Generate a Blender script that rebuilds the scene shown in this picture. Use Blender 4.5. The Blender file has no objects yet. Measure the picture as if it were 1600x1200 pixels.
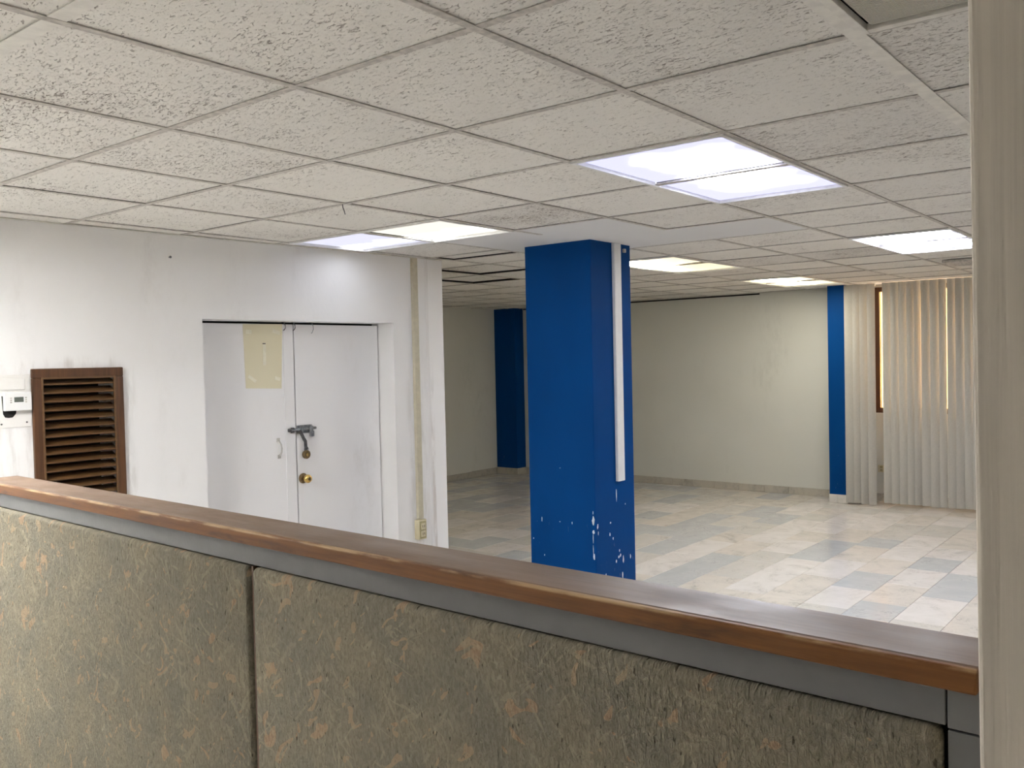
import bpy, bmesh, math, random
from mathutils import Vector, Matrix, Euler

# ------------------------------------------------------------------ camera, world, exposure
scene = bpy.context.scene
COL = scene.collection
EYE = 1.64
CAM = Vector((-1.4794, -1.8751, EYE))
F_PX, YAW, PITCH, ROLL = 1397.8, 0.675232, -0.0278068, -0.0222755
fw = Vector((math.cos(YAW) * math.cos(PITCH), math.sin(YAW) * math.cos(PITCH), math.sin(PITCH)))
rt = Vector((math.sin(YAW), -math.cos(YAW), 0))
up = rt.cross(fw)
c_, s_ = math.cos(ROLL), math.sin(ROLL)
rt, up = rt * c_ + up * s_, up * c_ - rt * s_
cam_data = bpy.data.cameras.new('camera')
cam_data.sensor_width = 36.0
cam_data.lens = F_PX / 1600 * 36.0
cam_data.clip_start = 0.02
cam = bpy.data.objects.new('camera', cam_data)
COL.objects.link(cam)
m3 = Matrix((rt, up, -fw)).transposed()
cam.matrix_world = Matrix.Translation(CAM) @ m3.to_4x4()
scene.camera = cam

world = bpy.data.worlds.new('overcast_sky')
scene.world = world
world.use_nodes = True
world.node_tree.nodes['Background'].inputs[0].default_value = (0.95, 0.97, 1.0, 1)
world.node_tree.nodes['Background'].inputs[1].default_value = 3.6

vs = scene.view_settings
vs.view_transform = 'Standard'
vs.look = 'None'
vs.exposure = 1.72
vs.gamma = 1.0
vs.use_curve_mapping = False
scene.cycles.max_bounces = 10
scene.cycles.diffuse_bounces = 7
scene.cycles.sample_clamp_indirect = 6.0

LAMP = dict(  # edge colour, edge strength, core colour, core strength of each fitting's diffusers
    near=((0.62, 0.62, 0.92), 0.27, (0.94, 0.965, 1.0), 26.0),
    lilac=((0.72, 0.72, 0.88), 0.22, (0.90, 0.94, 1.0), 2.0),
    cream=((0.85, 0.82, 0.72), 0.24, (0.97, 0.985, 1.0), 2.6),
    right=((0.68, 0.68, 0.92), 0.28, (0.93, 0.955, 1.0), 23.0),
    warm=((0.95, 0.82, 0.52), 0.27, (1.0, 0.97, 0.89), 15.0),
    far=((1.0, 0.86, 0.52), 0.30, (1.0, 0.97, 0.88), 12.0),
    unseen=((0.90, 0.88, 0.85), 0.5, (1.0, 0.985, 0.975), 43.0),
)

CEIL = 2.352
G = 0.61
ROOF = 2.80
RND = random.Random(7)


def in_view(p, mx=1.06):
    d = Vector(p) - CAM
    z = d.dot(fw)
    if z < 0.05:
        return False
    return abs(d.dot(rt) / z * F_PX) < 800 * mx + 30 and abs(d.dot(up) / z * F_PX) < 600 * mx + 30


# ------------------------------------------------------------------ materials
class T:
    def __init__(s, name):
        s.m = bpy.data.materials.new(name)
        s.m.use_nodes = True
        s.t = s.m.node_tree
        s.b = s.t.nodes['Principled BSDF']

    def n(s, typ, ins=None, **props):
        k = s.t.nodes.new(typ)
        for a, v in props.items():
            setattr(k, a, v)
        for i, v in (ins or {}).items():
            if isinstance(v, bpy.types.NodeSocket):
                s.t.links.new(v, k.inputs[i])
            else:
                k.inputs[i].default_value = v
        return k

    def math(s, op, a, b=0.0, c=0.0, clamp=False):
        return s.n('ShaderNodeMath', {0: a, 1: b, 2: c}, operation=op, use_clamp=clamp).outputs[0]

    def pos(s, scale=(1, 1, 1), rot=(0, 0, 0), obj=False):
        src = s.n('ShaderNodeTexCoord').outputs['Object'] if obj else s.n('ShaderNodeNewGeometry').outputs['Position']
        if any(rot):
            src = s.n('ShaderNodeMapping', {0: src, 2: rot}).outputs[0]
        return s.n('ShaderNodeMapping', {0: src, 3: scale}).outputs[0]

    def noise(s, vec, scale=1.0, detail=3.0, rough=0.5, dist=0.0):
        return s.n('ShaderNodeTexNoise', {'Vector': vec, 'Scale': scale, 'Detail': detail, 'Roughness': rough, 'Distortion': dist}).outputs[0]

    def step(s, v, lo, hi, a=0.0, b=1.0):
        return s.n('ShaderNodeMapRange', {0: v, 1: lo, 2: hi, 3: a, 4: b}, interpolation_type='SMOOTHSTEP').outputs[0]

    def mix(s, f, a, b, mode='MIX'):
        k = s.n('ShaderNodeMix', data_type='RGBA', blend_type=mode)
        for i, v in ((0, f), (6, a), (7, b)):
            if isinstance(v, bpy.types.NodeSocket):
                s.t.links.new(v, k.inputs[i])
            else:
                k.inputs[i].default_value = v if i == 0 else (*v, 1)
        return k.outputs[2]

    def out(s, color=None, rough=None, bump=None, bd=0.002, strength=1.0, metal=0.0, spec=None):
        for i, v in (('Base Color', color), ('Roughness', rough), ('Specular IOR Level', spec)):
            if v is None:
                continue
            if isinstance(v, bpy.types.NodeSocket):
                s.t.links.new(v, s.b.inputs[i])
            else:
                s.b.inputs[i].default_value = (*v, 1) if i == 'Base Color' else v
        s.b.inputs['Metallic'].default_value = metal
        if bump is not None:
            k = s.n('ShaderNodeBump', {'Strength': strength, 'Distance': bd, 'Height': bump})
            s.t.links.new(k.outputs[0], s.b.inputs['Normal'])
        return s.m


def plain(name, col, rough=0.5, metal=0.0, var=0.06, scale=30, bd=0.0006, spec=None):
    t = T(name)
    v = t.noise(t.pos(), scale, 4)
    c = t.mix(t.step(v, 0.3, 0.7), tuple(x * (1 - var) for x in col), tuple(min(1, x * (1 + var)) for x in col))
    return t.out(c, rough, t.noise(t.pos(), scale * 6, 3), bd, 0.5, metal, spec)


def plaster(name, col, dirt, amt=0.5, rough=0.75, vert=0.3, bd=0.002, scale=2.2, brush=False, spec=0.25):
    t = T(name)
    big = t.noise(t.pos((1, 1, vert)), scale, 6, 0.62)
    fine = t.noise(t.pos((1, 1, 0.5)), 14, 5, 0.7)
    d = t.math('MULTIPLY', t.step(big, 0.5, 0.78), t.step(fine, 0.36, 0.7))
    c = t.mix(t.math('MULTIPLY', d, amt), col, dirt)
    c = t.mix(t.step(t.noise(t.pos(), 1.1, 2), 0.35, 0.7, 0.0, 0.35), c, tuple(x * 0.9 for x in col))
    if brush:
        st = t.noise(t.pos((90, 90, 1.6)), 1.0, 4, 0.6)
        c = t.mix(t.step(st, 0.35, 0.65, 0.0, 0.6), c, tuple(x * 0.78 for x in col))
        b = t.math('ADD', st, t.math('MULTIPLY', t.noise(t.pos((1, 1, 0.4)), 9, 4), 1.6))
    else:
        b = t.math('ADD', t.noise(t.pos((1, 1, 0.6)), 22, 6, 0.65), t.math('MULTIPLY', t.noise(t.pos((1, 1, .5)), 4, 3), 2.0))
    return t.out(c, rough, b, bd, 0.6, spec=spec)


def wood(name, a, b, dark, rough=0.4, axis=1, scale=1.0, patch=0.5):
    t = T(name)
    sc = [38, 38, 38]
    sc[axis] = 2.2
    g = t.noise(t.pos(tuple(x * scale for x in sc), obj=True), 1.0, 6, 0.65, 0.6)
    c = t.mix(t.step(g, 0.32, 0.68), a, b)
    sp = [9, 9, 9]
    sp[axis] = 3.4
    p = t.noise(t.pos(tuple(sp), obj=True), 1.0, 5, 0.6)
    c = t.mix(t.step(p, 0.52, 0.72, 0, patch), c, dark)
    return t.out(c, t.step(p, 0.3, 0.7, rough * 0.8, rough * 1.25), g, 0.0006, 0.5)


M = {}
M['wall'] = plaster('white_wall_paint', (0.83, 0.825, 0.815), (0.55, 0.53, 0.50), 0.45)
M['wall_grey'] = plaster('grey_white_wall_paint', (0.70, 0.70, 0.64), (0.42, 0.42, 0.36), 0.5, scale=1.6)
M['post'] = plaster('beige_brushed_plaster', (0.62, 0.57, 0.49), (0.40, 0.36, 0.30), 0.35, brush=True, bd=0.0025)
def make_left_wall():
    t = T('white_wall_paint_streaked')
    big = t.noise(t.pos((1, 1, 0.3)), 2.2, 6, 0.62)
    fine = t.noise(t.pos((1, 1, 0.5)), 14, 5, 0.7)
    d = t.math('MULTIPLY', t.step(big, 0.5, 0.78), t.step(fine, 0.36, 0.7))
    c = t.mix(t.math('MULTIPLY', d, 0.45), (0.875, 0.875, 0.87), (0.58, 0.56, 0.53))
    c = t.mix(t.step(t.noise(t.pos(), 1.1, 2), 0.35, 0.7, 0.0, 0.3), c, (0.80, 0.80, 0.795))
    x, y, z = t.n('ShaderNodeSeparateXYZ', {0: t.pos(obj=True)}).outputs
    n = t.noise(t.pos((14, 14, 2.5), obj=True), 1.0, 5, 0.65)
    band = t.math('MULTIPLY', t.step(t.math('ABSOLUTE', t.math('SUBTRACT', x, 3.098)), 0.008, 0.024, 1, 0), t.step(z, 1.75, 1.2))
    c = t.mix(t.math('MULTIPLY', band, t.step(n, 0.36, 0.60, 0, 0.55)), c, (0.42, 0.37, 0.32))
    near = t.math('MULTIPLY', t.step(t.math('ABSOLUTE', t.math('SUBTRACT', x, 2.95)), 0.05, 0.12, 1, 0), t.step(z, 2.3, 0.9))
    c = t.mix(t.math('MULTIPLY', near, t.step(n, 0.42, 0.66, 0, 0.4)), c, (0.50, 0.48, 0.44))
    # grime round the louvred vent and the thermostat plate
    vx = t.math('SUBTRACT', t.math('ABSOLUTE', t.math('SUBTRACT', x, 0.55)), 0.36)
    vz = t.math('SUBTRACT', t.math('ABSOLUTE', t.math('SUBTRACT', z, 1.2)), 0.47)
    ring = t.step(t.math('MAXIMUM', vx, vz), 0.0, 0.05, 1, 0)
    c = t.mix(t.math('MULTIPLY', ring, t.step(n, 0.45, 0.68, 0, 0.4)), c, (0.45, 0.42, 0.38))
    b = t.math('ADD', t.noise(t.pos((1, 1, 0.6)), 22, 6, 0.65), t.math('MULTIPLY', t.noise(t.pos((1, 1, .5)), 4, 3), 2.0))
    return t.out(c, 0.75, b, 0.002, 0.6, spec=0.25)


M['wall_left'] = make_left_wall()
M['plate'] = plaster('smudged_white_plate', (0.80, 0.79, 0.76), (0.36, 0.33, 0.29), 0.7, scale=7)
M['plenum'] = plain('raw_concrete', (0.16, 0.15, 0.14), 0.9)
M['door'] = plaster('white_door_paint', (0.86, 0.86, 0.865), (0.50, 0.48, 0.44), 0.5, 0.5, 0.25, 0.0008)
M['black'] = plain('dark_void', (0.012, 0.011, 0.010), 0.9)
M['iron'] = plain('galvanised_steel', (0.33, 0.35, 0.36), 0.42, 0.8, 0.25, 60)
M['darkiron'] = plain('dark_steel', (0.14, 0.14, 0.145), 0.45, 0.7, 0.25, 60)
M['brass'] = plain('polished_brass', (0.72, 0.50, 0.17), 0.25, 0.95, 0.12, 50)
M['oldbrass'] = plain('tarnished_brass', (0.20, 0.14, 0.07), 0.5, 0.7, 0.3, 80)
M['cream'] = plain('cream_plastic', (0.66, 0.60, 0.41), 0.45)
M['cream_grey'] = plain('greyish_cream_plastic', (0.56, 0.525, 0.40), 0.5)
M['creamdark'] = plain('dark_cream_plastic', (0.42, 0.37, 0.20), 0.5)  # darker cream tone of outlet plates and sockets
M['plastic'] = plain('white_plastic', (0.80, 0.81, 0.80), 0.4, var=0.02)
M['handle'] = plain('grey_white_paint', (0.50, 0.49, 0.46), 0.5)
M['lcd'] = plain('grey_display', (0.10, 0.115, 0.10), 0.25)
M['paper'] = plaster('yellowed_paper', (0.76, 0.71, 0.52), (0.60, 0.52, 0.33), 0.5, 0.7, 0.6, 0.0004)
M['tape'] = plain('masking_tape', (0.80, 0.77, 0.62), 0.5)
M['grid'] = plain('dusty_grid_metal', (0.50, 0.47, 0.425), 0.6, 0, 0.2, 45)
M['gridclean'] = plain('off_white_grid_metal', (0.72, 0.70, 0.64), 0.5, 0, 0.08, 25)
M['lampframe'] = plain('white_lamp_frame', (0.78, 0.78, 0.76), 0.45, 0, 0.05)
M['patch'] = plaster('painted_ceiling_board', (0.70, 0.70, 0.69), (0.55, 0.54, 0.51), 0.4)
M['greymetal'] = plain('grey_painted_metal', (0.150, 0.152, 0.150), 0.42, 0, 0.05, 18)
M['louvre'] = wood('varnished_brown_wood', (0.120, 0.050, 0.017), (0.066, 0.028, 0.010), (0.04, 0.018, 0.008), 0.4, 2, 1, 0.5)
M['slatwood'] = wood('dusty_brown_wood', (0.135, 0.070, 0.025), (0.092, 0.046, 0.016), (0.045, 0.022, 0.009), 0.5, 0, 1, 0.4)
M['captop'] = wood('worn_brown_wood_top', (0.22, 0.145, 0.098), (0.165, 0.106, 0.07), (0.115, 0.07, 0.046), 0.45, 1, 0.8, 0.55)
M['windowwood'] = wood('window_brown', (0.12, 0.045, 0.015), (0.08, 0.03, 0.01), (0.05, 0.02, 0.01), 0.4, 2)
M['peach'] = plaster('peach_facade', (0.95, 0.55, 0.20), (0.8, 0.42, 0.15), 0.3)
M['blind'] = None


def make_cap_edge():
    t = T('honey_wood_edge')
    g = t.noise(t.pos((60, 3.0, 60), obj=True), 1.0, 6, 0.65, 0.5)
    c = t.mix(t.step(g, 0.3, 0.7), (0.215, 0.088, 0.019), (0.130, 0.047, 0.010))
    p = t.noise(t.pos((14, 5.5, 30), obj=True), 1.0, 5, 0.6)
    c = t.mix(t.step(p, 0.53, 0.72, 0, 0.75), c, (0.05, 0.02, 0.008))
    z = t.n('ShaderNodeSeparateXYZ', {0: t.pos(obj=True)}).outputs[2]
    w = t.math('MULTIPLY', t.step(z, 1.3352, 1.339), t.step(t.noise(t.pos((30, 9, 30), obj=True), 1, 5), 0.40, 0.58))
    c = t.mix(t.math('MULTIPLY', w, 0.8), c, (0.52, 0.36, 0.19))
    return t.out(c, 0.55, g, 0.0005, 0.5, spec=0.35)


M['capedge'] = make_cap_edge()


def make_tile():
    t = T('fissured_mineral_tile')
    oi = t.n('ShaderNodeObjectInfo').outputs['Random']
    dirt = t.noise(t.pos((1, 1, 1)), 1.7, 4, 0.6)
    a = t.noise(t.pos((105, 36, 1), (0, 0, 0.16)), 1.0, 3.0, 0.62, 1.3)
    b = t.noise(t.pos((190, 95, 1), (0, 0, -0.1)), 1.0, 2, 0.5, 0.8)
    lvl = t.math('ADD', t.math('MULTIPLY', t.math('SUBTRACT', oi, 0.5), -0.03), t.math('MULTIPLY', t.math('SUBTRACT', dirt, 0.5), -0.26))
    fa = t.step(t.math('SUBTRACT', a, lvl), 0.59, 0.655)
    fb = t.step(t.math('SUBTRACT', b, t.math('MULTIPLY', lvl, 0.8)), 0.655, 0.72, 0, 0.75)
    f = t.math('MAXIMUM', fa, fb)
    base = t.mix(oi, (0.80, 0.78, 0.725), (0.73, 0.71, 0.665))
    base = t.mix(t.step(dirt, 0.55, 0.78, 0, 0.35), base, (0.56, 0.52, 0.46))
    c = t.mix(t.math('MULTIPLY', f, t.step(dirt, 0.35, 0.72, 0.42, 0.9)), base, (0.20, 0.165, 0.13))
    h = t.math('ADD', t.math('MULTIPLY', f, -1.0), t.math('MULTIPLY', t.noise(t.pos(), 90, 4, 0.6), 0.6))
    return t.out(c, 0.9, h, 0.004, 0.8, spec=0.15)


M['tile'] = make_tile()


def make_marble(name, a, b, vein, amt):
    t = T(name)
    oi = t.n('ShaderNodeObjectInfo').outputs['Random']
    off = t.n('ShaderNodeCombineXYZ', {2: t.math('MULTIPLY', oi, 40.0)}).outputs[0]
    vec = t.n('ShaderNodeVectorMath', {0: t.pos(), 1: off}, operation='ADD').outputs[0]
    n1 = t.noise(vec, 3.2, 6, 0.6, 1.6)
    n2 = t.noise(vec, 5.5, 6, 0.62, 2.2)
    v = t.step(t.math('ABSOLUTE', t.math('SUBTRACT', n2, 0.5)), 0.0, 0.03, 1.0, 0.0)
    c = t.mix(t.step(n1, 0.3, 0.7), a, b)
    c = t.mix(t.step(n1, 0.55, 0.8, 0, amt), c, vein)
    c = t.mix(t.math('MULTIPLY', v, t.step(n1, 0.42, 0.68, 0, amt)), c, tuple(x * 0.7 for x in vein))
    r = t.step(t.noise(t.pos(), 6, 4), 0.3, 0.7, 0.12, 0.24)
    return t.out(c, r, t.noise(t.pos(), 2.5, 2), 0.0008, 0.3, spec=0.5)


M['marble_cream'] = make_marble('cream_marble', (0.74, 0.69, 0.62), (0.67, 0.63, 0.57), (0.44, 0.41, 0.37), 0.5)
M['marble_white'] = make_marble('white_marble', (0.79, 0.76, 0.725), (0.73, 0.70, 0.66), (0.50, 0.48, 0.46), 0.4)
M['marble_mixed'] = make_marble('greyish_marble', (0.64, 0.625, 0.59), (0.68, 0.645, 0.585), (0.50, 0.49, 0.47), 0.6)
M['marble_grey'] = make_marble('grey_marble', (0.53, 0.545, 0.55), (0.60, 0.605, 0.60), (0.44, 0.455, 0.47), 0.6)
M['marble_base'] = make_marble('baseboard_marble', (0.56, 0.52, 0.44), (0.48, 0.45, 0.39), (0.33, 0.30, 0.26), 0.6)
M['grout'] = plain('floor_grout', (0.36, 0.34, 0.31), 0.85)


def make_blue():
    t = T('blue_gloss_paint')
    n = t.noise(t.pos((1, 1, 0.35)), 3, 4)
    c = t.mix(t.step(n, 0.3, 0.7), (0.0002, 0.046, 0.195), (0.0003, 0.052, 0.215))
    g = t.n('ShaderNodeSeparateXYZ', {0: t.pos()}).outputs[2]
    s = t.math('MULTIPLY', t.step(t.noise(t.pos((60, 60, 14)), 1, 4, 0.6), 0.66, 0.74), t.step(g, 0.75, 0.3))
    c = t.mix(t.math('MULTIPLY', s, 0.35), c, (0.30, 0.30, 0.36))
    return t.out(c, 0.55, t.noise(t.pos((1, 1, 0.4)), 30, 4), 0.0012, 0.4, spec=0.07)


M['blue'] = make_blue()
M['chip'] = plain('bare_white_plaster', (0.70, 0.74, 0.80), 0.8)


def make_blind():
    t = T('vertical_blind_fabric')
    n = t.noise(t.pos((300, 300, 40)), 1.0, 3)
    c = t.mix(t.step(n, 0.3, 0.7), (0.50, 0.485, 0.44), (0.45, 0.44, 0.40))
    t.out(c, 0.7, n, 0.0005, 0.4, spec=0.2)
    return t.m


M['blind'] = make_blind()


def make_fabric():
    t = T('woven_grey_beige_fabric')
    wob = t.noise(t.pos(obj=True), 9, 3)
    rib = t.noise(t.pos((1, 480, 60), obj=True), 1.0, 2, 0.5, 0.6)
    slub = t.noise(t.pos((1, 190, 85), obj=True), 1.0, 3, 0.6, 0.8)
    lump = t.noise(t.pos((1, 75, 45), obj=True), 1.0, 4, 0.65, 1.0)
    base = t.mix(t.step(wob, 0.35, 0.65), (0.300, 0.268, 0.195), (0.255, 0.238, 0.185))
    base = t.mix(t.step(slub, 0.32, 0.66), t.mix(0.55, base, (0.150, 0.135, 0.098)), base)
    base = t.mix(t.step(lump, 0.60, 0.70, 0, 0.5), base, (0.40, 0.365, 0.27))
    # peach flecks: broad torn leaf shapes, and thin strokes in several directions
    gate = t.noise(t.pos(obj=True), 7, 2)
    leaf = t.step(t.noise(t.pos((1, 15, 19), (0.5, 0, 0), obj=True), 1.0, 2.0, 0.6, 0.9), 0.645, 0.655)
    leaf2 = t.step(t.noise(t.pos((1, 30, 16), (-0.7, 0, 0), obj=True), 1.0, 2.0, 0.55, 0.8), 0.65, 0.66)
    c = t.mix(t.math('MULTIPLY', leaf, 0.75), base, t.mix(t.step(slub, 0.35, 0.65), (0.35, 0.235, 0.15), (0.46, 0.325, 0.205)))
    c = t.mix(t.math('MULTIPLY', leaf2, 0.7), c, (0.42, 0.305, 0.195))
    for rot, th in (((0.6, 0, 0), 0.635), ((-0.8, 0, 0), 0.635), ((0.15, 0, 0), 0.64), ((1.25, 0, 0), 0.645)):
        s = t.step(t.noise(t.pos((1, 62, 14), rot, obj=True), 1.0, 2.0, 0.5, 0.9), th, th + 0.025)
        c = t.mix(t.math('MULTIPLY', s, t.step(gate, 0.35, 0.6, 0.1, 0.42)), c, (0.40, 0.355, 0.25))
    pit = t.step(t.noise(t.pos((1, 150, 60), obj=True), 1.0, 2.0), 0.66, 0.73, 0, 0.8)
    c = t.mix(pit, c, (0.065, 0.055, 0.038))
    h = t.math('ADD', t.math('ADD', t.math('MULTIPLY', rib, 0.55), slub), t.math('MULTIPLY', lump, 1.3))
    return t.out(c, 0.95, h, 0.0045, 1.0, spec=0.1)


M['fabric'] = make_fabric()


def make_core():
    t = T('fine_grille_metal')
    return t.out((0.62, 0.60, 0.54), 0.6, None)


M['core'] = make_core()
M['glass'] = T('window_glass').m
_g = M['glass'].node_tree.nodes['Principled BSDF']
_g.inputs['Transmission Weight'].default_value = 1.0
_g.inputs['Roughness'].default_value = 0.02
_g.inputs['IOR'].default_value = 1.1


def lamp_mat(kind, hx, hy, cx, cy, wx, wy):
    """prismatic diffuser of a lit fitting: brighter over its tubes, measured in the diffuser's own half-sizes"""
    lo, ls, hi, hs = LAMP[kind]
    t = T('lit_diffuser')
    x, y, _ = t.n('ShaderNodeSeparateXYZ', {0: t.pos((1 / hx, 1 / hy, 1), obj=True)}).outputs

    wob = t.math('MULTIPLY', t.math('SUBTRACT', t.noise(t.pos((1, 1, 1), obj=True), 5, 1), 0.5), 0.7)
    x, y = t.math('ADD', x, wob), t.math('ADD', y, wob)

    def g(v, c, w):
        q = t.math('DIVIDE', t.math('SUBTRACT', v, c), w)
        q = t.math('MULTIPLY', q, q)
        return t.math('MULTIPLY', t.math('MULTIPLY', q, q), q)
    m = t.math('EXPONENT', t.math('MULTIPLY', t.math('ADD', g(x, cx, wx), g(y, cy, wy)), -1.0))
    wv = t.noise(t.pos((1.3, 1.3, 1), obj=True), 4, 2)
    m = t.math('MULTIPLY', m, t.step(wv, 0.2, 0.6, 0.75, 1.0))
    t.b.inputs['Base Color'].default_value = (0.2, 0.2, 0.2, 1)
    t.b.inputs['Roughness'].default_value = 0.3
    t.t.links.new(t.mix(m, lo, hi), t.b.inputs['Emission Color'])
    t.t.links.new(t.math('ADD', t.math('MULTIPLY', m, hs - ls), ls), t.b.inputs['Emission Strength'])
    return t.m


# ------------------------------------------------------------------ mesh helpers
def bx(bm, x0, x1, y0, y1, z0, z1, bev=0.0, seg=2):
    r = bmesh.ops.create_cube(bm, size=1.0)['verts']
    bmesh.ops.scale(bm, vec=(x1 - x0, y1 - y0, z1 - z0), verts=r)
    bmesh.ops.translate(bm, vec=((x0 + x1) / 2, (y0 + y1) / 2, (z0 + z1) / 2), verts=r)
    if bev:
        es = list({e for v in r for e in v.link_edges})
        bmesh.ops.bevel(bm, geom=es, offset=bev, segments=seg, profile=0.5, affect='EDGES')
    return r


def cyl(bm, p0, p1, r0, r1=None, n=20, caps=True):
    p0, p1 = Vector(p0), Vector(p1)
    d = p1 - p0
    mt = Matrix.Translation((p0 + p1) / 2) @ d.to_track_quat('Z', 'Y').to_matrix().to_4x4()
    bmesh.ops.create_cone(bm, cap_ends=caps, segments=n, radius1=r0, radius2=r0 if r1 is None else r1, depth=d.length, matrix=mt)


def lathe(bm, base, axis, prof, n=28):
    base, axis = Vector(base), Vector(axis).normalized()
    q = axis.to_track_quat('Z', 'Y').to_matrix()
    rings = []
    for h, r in prof:
        rings.append([bm.verts.new(base + q @ Vector((r * math.cos(2 * math.pi * i / n), r * math.sin(2 * math.pi * i / n), h))) for i in range(n)])
    for a, b in zip(rings, rings[1:]):
        for i in range(n):
            bm.faces.new((a[i], a[(i + 1) % n], b[(i + 1) % n], b[i]))
    bm.faces.new(rings[0][::-1])
    bm.faces.new(rings[-1])


def tube(bm, pts, r, n=10):
    pts = [Vector(p) for p in pts]
    rings = []
    for i, p in enumerate(pts):
        d = (pts[min(i + 1, len(pts) - 1)] - pts[max(i - 1, 0)]).normalized()
        q = d.to_track_quat('Z', 'Y').to_matrix()
        rings.append([bm.verts.new(p + q @ Vector((r * math.cos(2 * math.pi * k / n), r * math.sin(2 * math.pi * k / n), 0))) for k in range(n)])
    for a, b in zip(rings, rings[1:]):
        for k in range(n):
            bm.faces.new((a[k], a[(k + 1) % n], b[(k + 1) % n], b[k]))
    bm.faces.new(rings[0][::-1])
    bm.faces.new(rings[-1])


def prism(bm, pts, axis, a, b):
    """polygon pts in the two other axes, extruded along axis from a to b"""
    def v(p, w):
        q = [p[0], p[1]]
        q.insert(axis, w)
        return bm.verts.new(q)
    lo = [v(p, a) for p in pts]
    hi = [v(p, b) for p in pts]
    bm.faces.new(lo)
    bm.faces.new(hi[::-1])
    for i in range(len(pts)):
        j = (i + 1) % len(pts)
        bm.faces.new((lo[j], lo[i], hi[i], hi[j]))


def obj(name, bm, mat, parent=None, loc=None, rotz=0.0, smooth=False):
    bmesh.ops.recalc_face_normals(bm, faces=bm.faces)
    me = bpy.data.meshes.new(name)
    bm.to_mesh(me)
    bm.free()
    me.materials.append(mat)
    if smooth:
        for p in me.polygons:
            p.use_smooth = True
    o = bpy.data.objects.new(name, me)
    COL.objects.link(o)
    if loc is not None:
        o.location = loc
    o.rotation_euler = (0, 0, rotz)
    if parent is not None:
        o.parent = parent
    return o


def part(name, mat, parent, *boxes, bev=0.0, seg=2, smooth=False):
    bm = bmesh.new()
    for b in boxes:
        bx(bm, *b, bev=bev, seg=seg)
    return obj(name, bm, mat, parent, smooth=smooth)


def inst(name, src, parent, loc, rot=(0, 0, 0)):
    o = bpy.data.objects.new(name, src.data)
    COL.objects.link(o)
    o.location = loc
    o.rotation_euler = rot
    o.parent = parent
    return o


def struct(o):
    o['kind'] = 'structure'
    return o


def tag(o, label, cat, group=None):
    o['label'] = label
    o['category'] = cat
    if group:
        o['group'] = group
    return o


def thing(name, loc, label, cat, rotz=0.0, group=None):
    o = bpy.data.objects.new(name, None)
    o.empty_display_size = 0.1
    COL.objects.link(o)
    o.location = loc
    o.rotation_euler = (0, 0, rotz)
    return tag(o, label, cat, group)


# left wall frame: x along the wall, y into the wall, z up
WL_ROT = -math.atan(0.0365)
WL_ORG = Vector((0, 2.625, 0))


def WL(s, d=0.0, z=0.0):
    return WL_ORG + Matrix.Rotation(WL_ROT, 3, 'Z') @ Vector((s, d, z))


def wthing(name, s, d, z, label, cat, group=None):
    return thing(name, WL(s, d, z), label, cat, WL_ROT, group)


# ------------------------------------------------------------------ room shell
XB, YA, XF, YR = 8.62, 6.36, -4.6, -4.6
bm = bmesh.new()
bx(bm, XF - .2, XB + .2, YR - .2, YA + .2, -0.16, -0.004)
floor = struct(obj('floor', bm, M['grout']))

o0, o1, oz = 1.339, 2.748, 1.902
v0, v1, vz0, vz1 = 0.452, 0.850, 0.745, 1.618
SE = 3.222
bm = bmesh.new()
for b in ((-4.7, v0, 0, .22, -.0, ROOF), (v0, v1, 0, .22, 0, vz0), (v0, v1, 0, .22, vz1, ROOF), (v1, o0, 0, .22, 0, ROOF),
          (o0, o1, 0, .22, oz, ROOF), (o1, SE, 0, .22, 0, ROOF)):
    bx(bm, *b)
wall_left = struct(obj('wall_left', bm, M['wall_left'], loc=WL_ORG, rotz=WL_ROT))
# black boards standing in for the unlit space behind doors and louvre
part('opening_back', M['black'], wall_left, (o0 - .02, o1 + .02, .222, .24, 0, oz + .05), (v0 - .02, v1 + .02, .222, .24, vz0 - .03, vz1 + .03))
# thin plaster ridge by the wall end
bm = bmesh.new()
prism(bm, [(3.052, 0), (3.060, -.005), (3.070, -.005), (3.078, 0)], 2, 0.0, CEIL)
obj('plaster_ridge', bm, M['wall'], wall_left)

bm = bmesh.new()
bx(bm, 2.95, 3.205, 2.77, YA + .2, 0, ROOF)
struct(obj('wall_recess', bm, M['wall_grey']))
bm = bmesh.new()
bx(bm, 3.205, XB + .2, YA, YA + .2, 0, ROOF)
wall_alcove = struct(obj('wall_alcove', bm, M['wall_grey']))
# back wall with the window opening
wy0, wy1, wz0, wz1 = -3.4, 1.128, 0.967, 2.33
bm = bmesh.new()
for b in ((XB, XB + .2, wy1, YA, 0, ROOF), (XB, XB + .2, YR - .2, wy0, 0, ROOF), (XB, XB + .2, wy0, wy1, 0, wz0), (XB, XB + .2, wy0, wy1, wz1, ROOF)):
    bx(bm, *b)
wall_back = struct(obj('wall_back', bm, M['wall_grey']))
bm = bmesh.new()
bx(bm, XF - .2, XB + .2, YR - .2, YR, 0, ROOF)
struct(obj('wall_side', bm, M['wall']))
bm = bmesh.new()
bx(bm, XF - .2, XF, YR, 2.9, 0, ROOF)
struct(obj('wall_front', bm, M['wall']))
# beige wall end close to the camera
PX, PY = -0.645, -1.7065
bm = bmesh.new()
bx(bm, PX, PX + .19, YR, PY, -.0, ROOF, bev=0.004)
for v in bm.verts:
    v.co.y += (v.co.z - EYE) * 0.0075 if v.co.y > -2 else 0
wall_right = struct(obj('wall_right', bm, M['post']))

# ------------------------------------------------------------------ ceiling: slab, grid, tiles
bm = bmesh.new()
bx(bm, XF - .2, XB + .2, YR - .2, YA + .2, ROOF, ROOF + .15)
ceiling = struct(obj('ceiling', bm, M['plenum']))


def wallY(x):
    return 2.625 - 0.0365 * x


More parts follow.
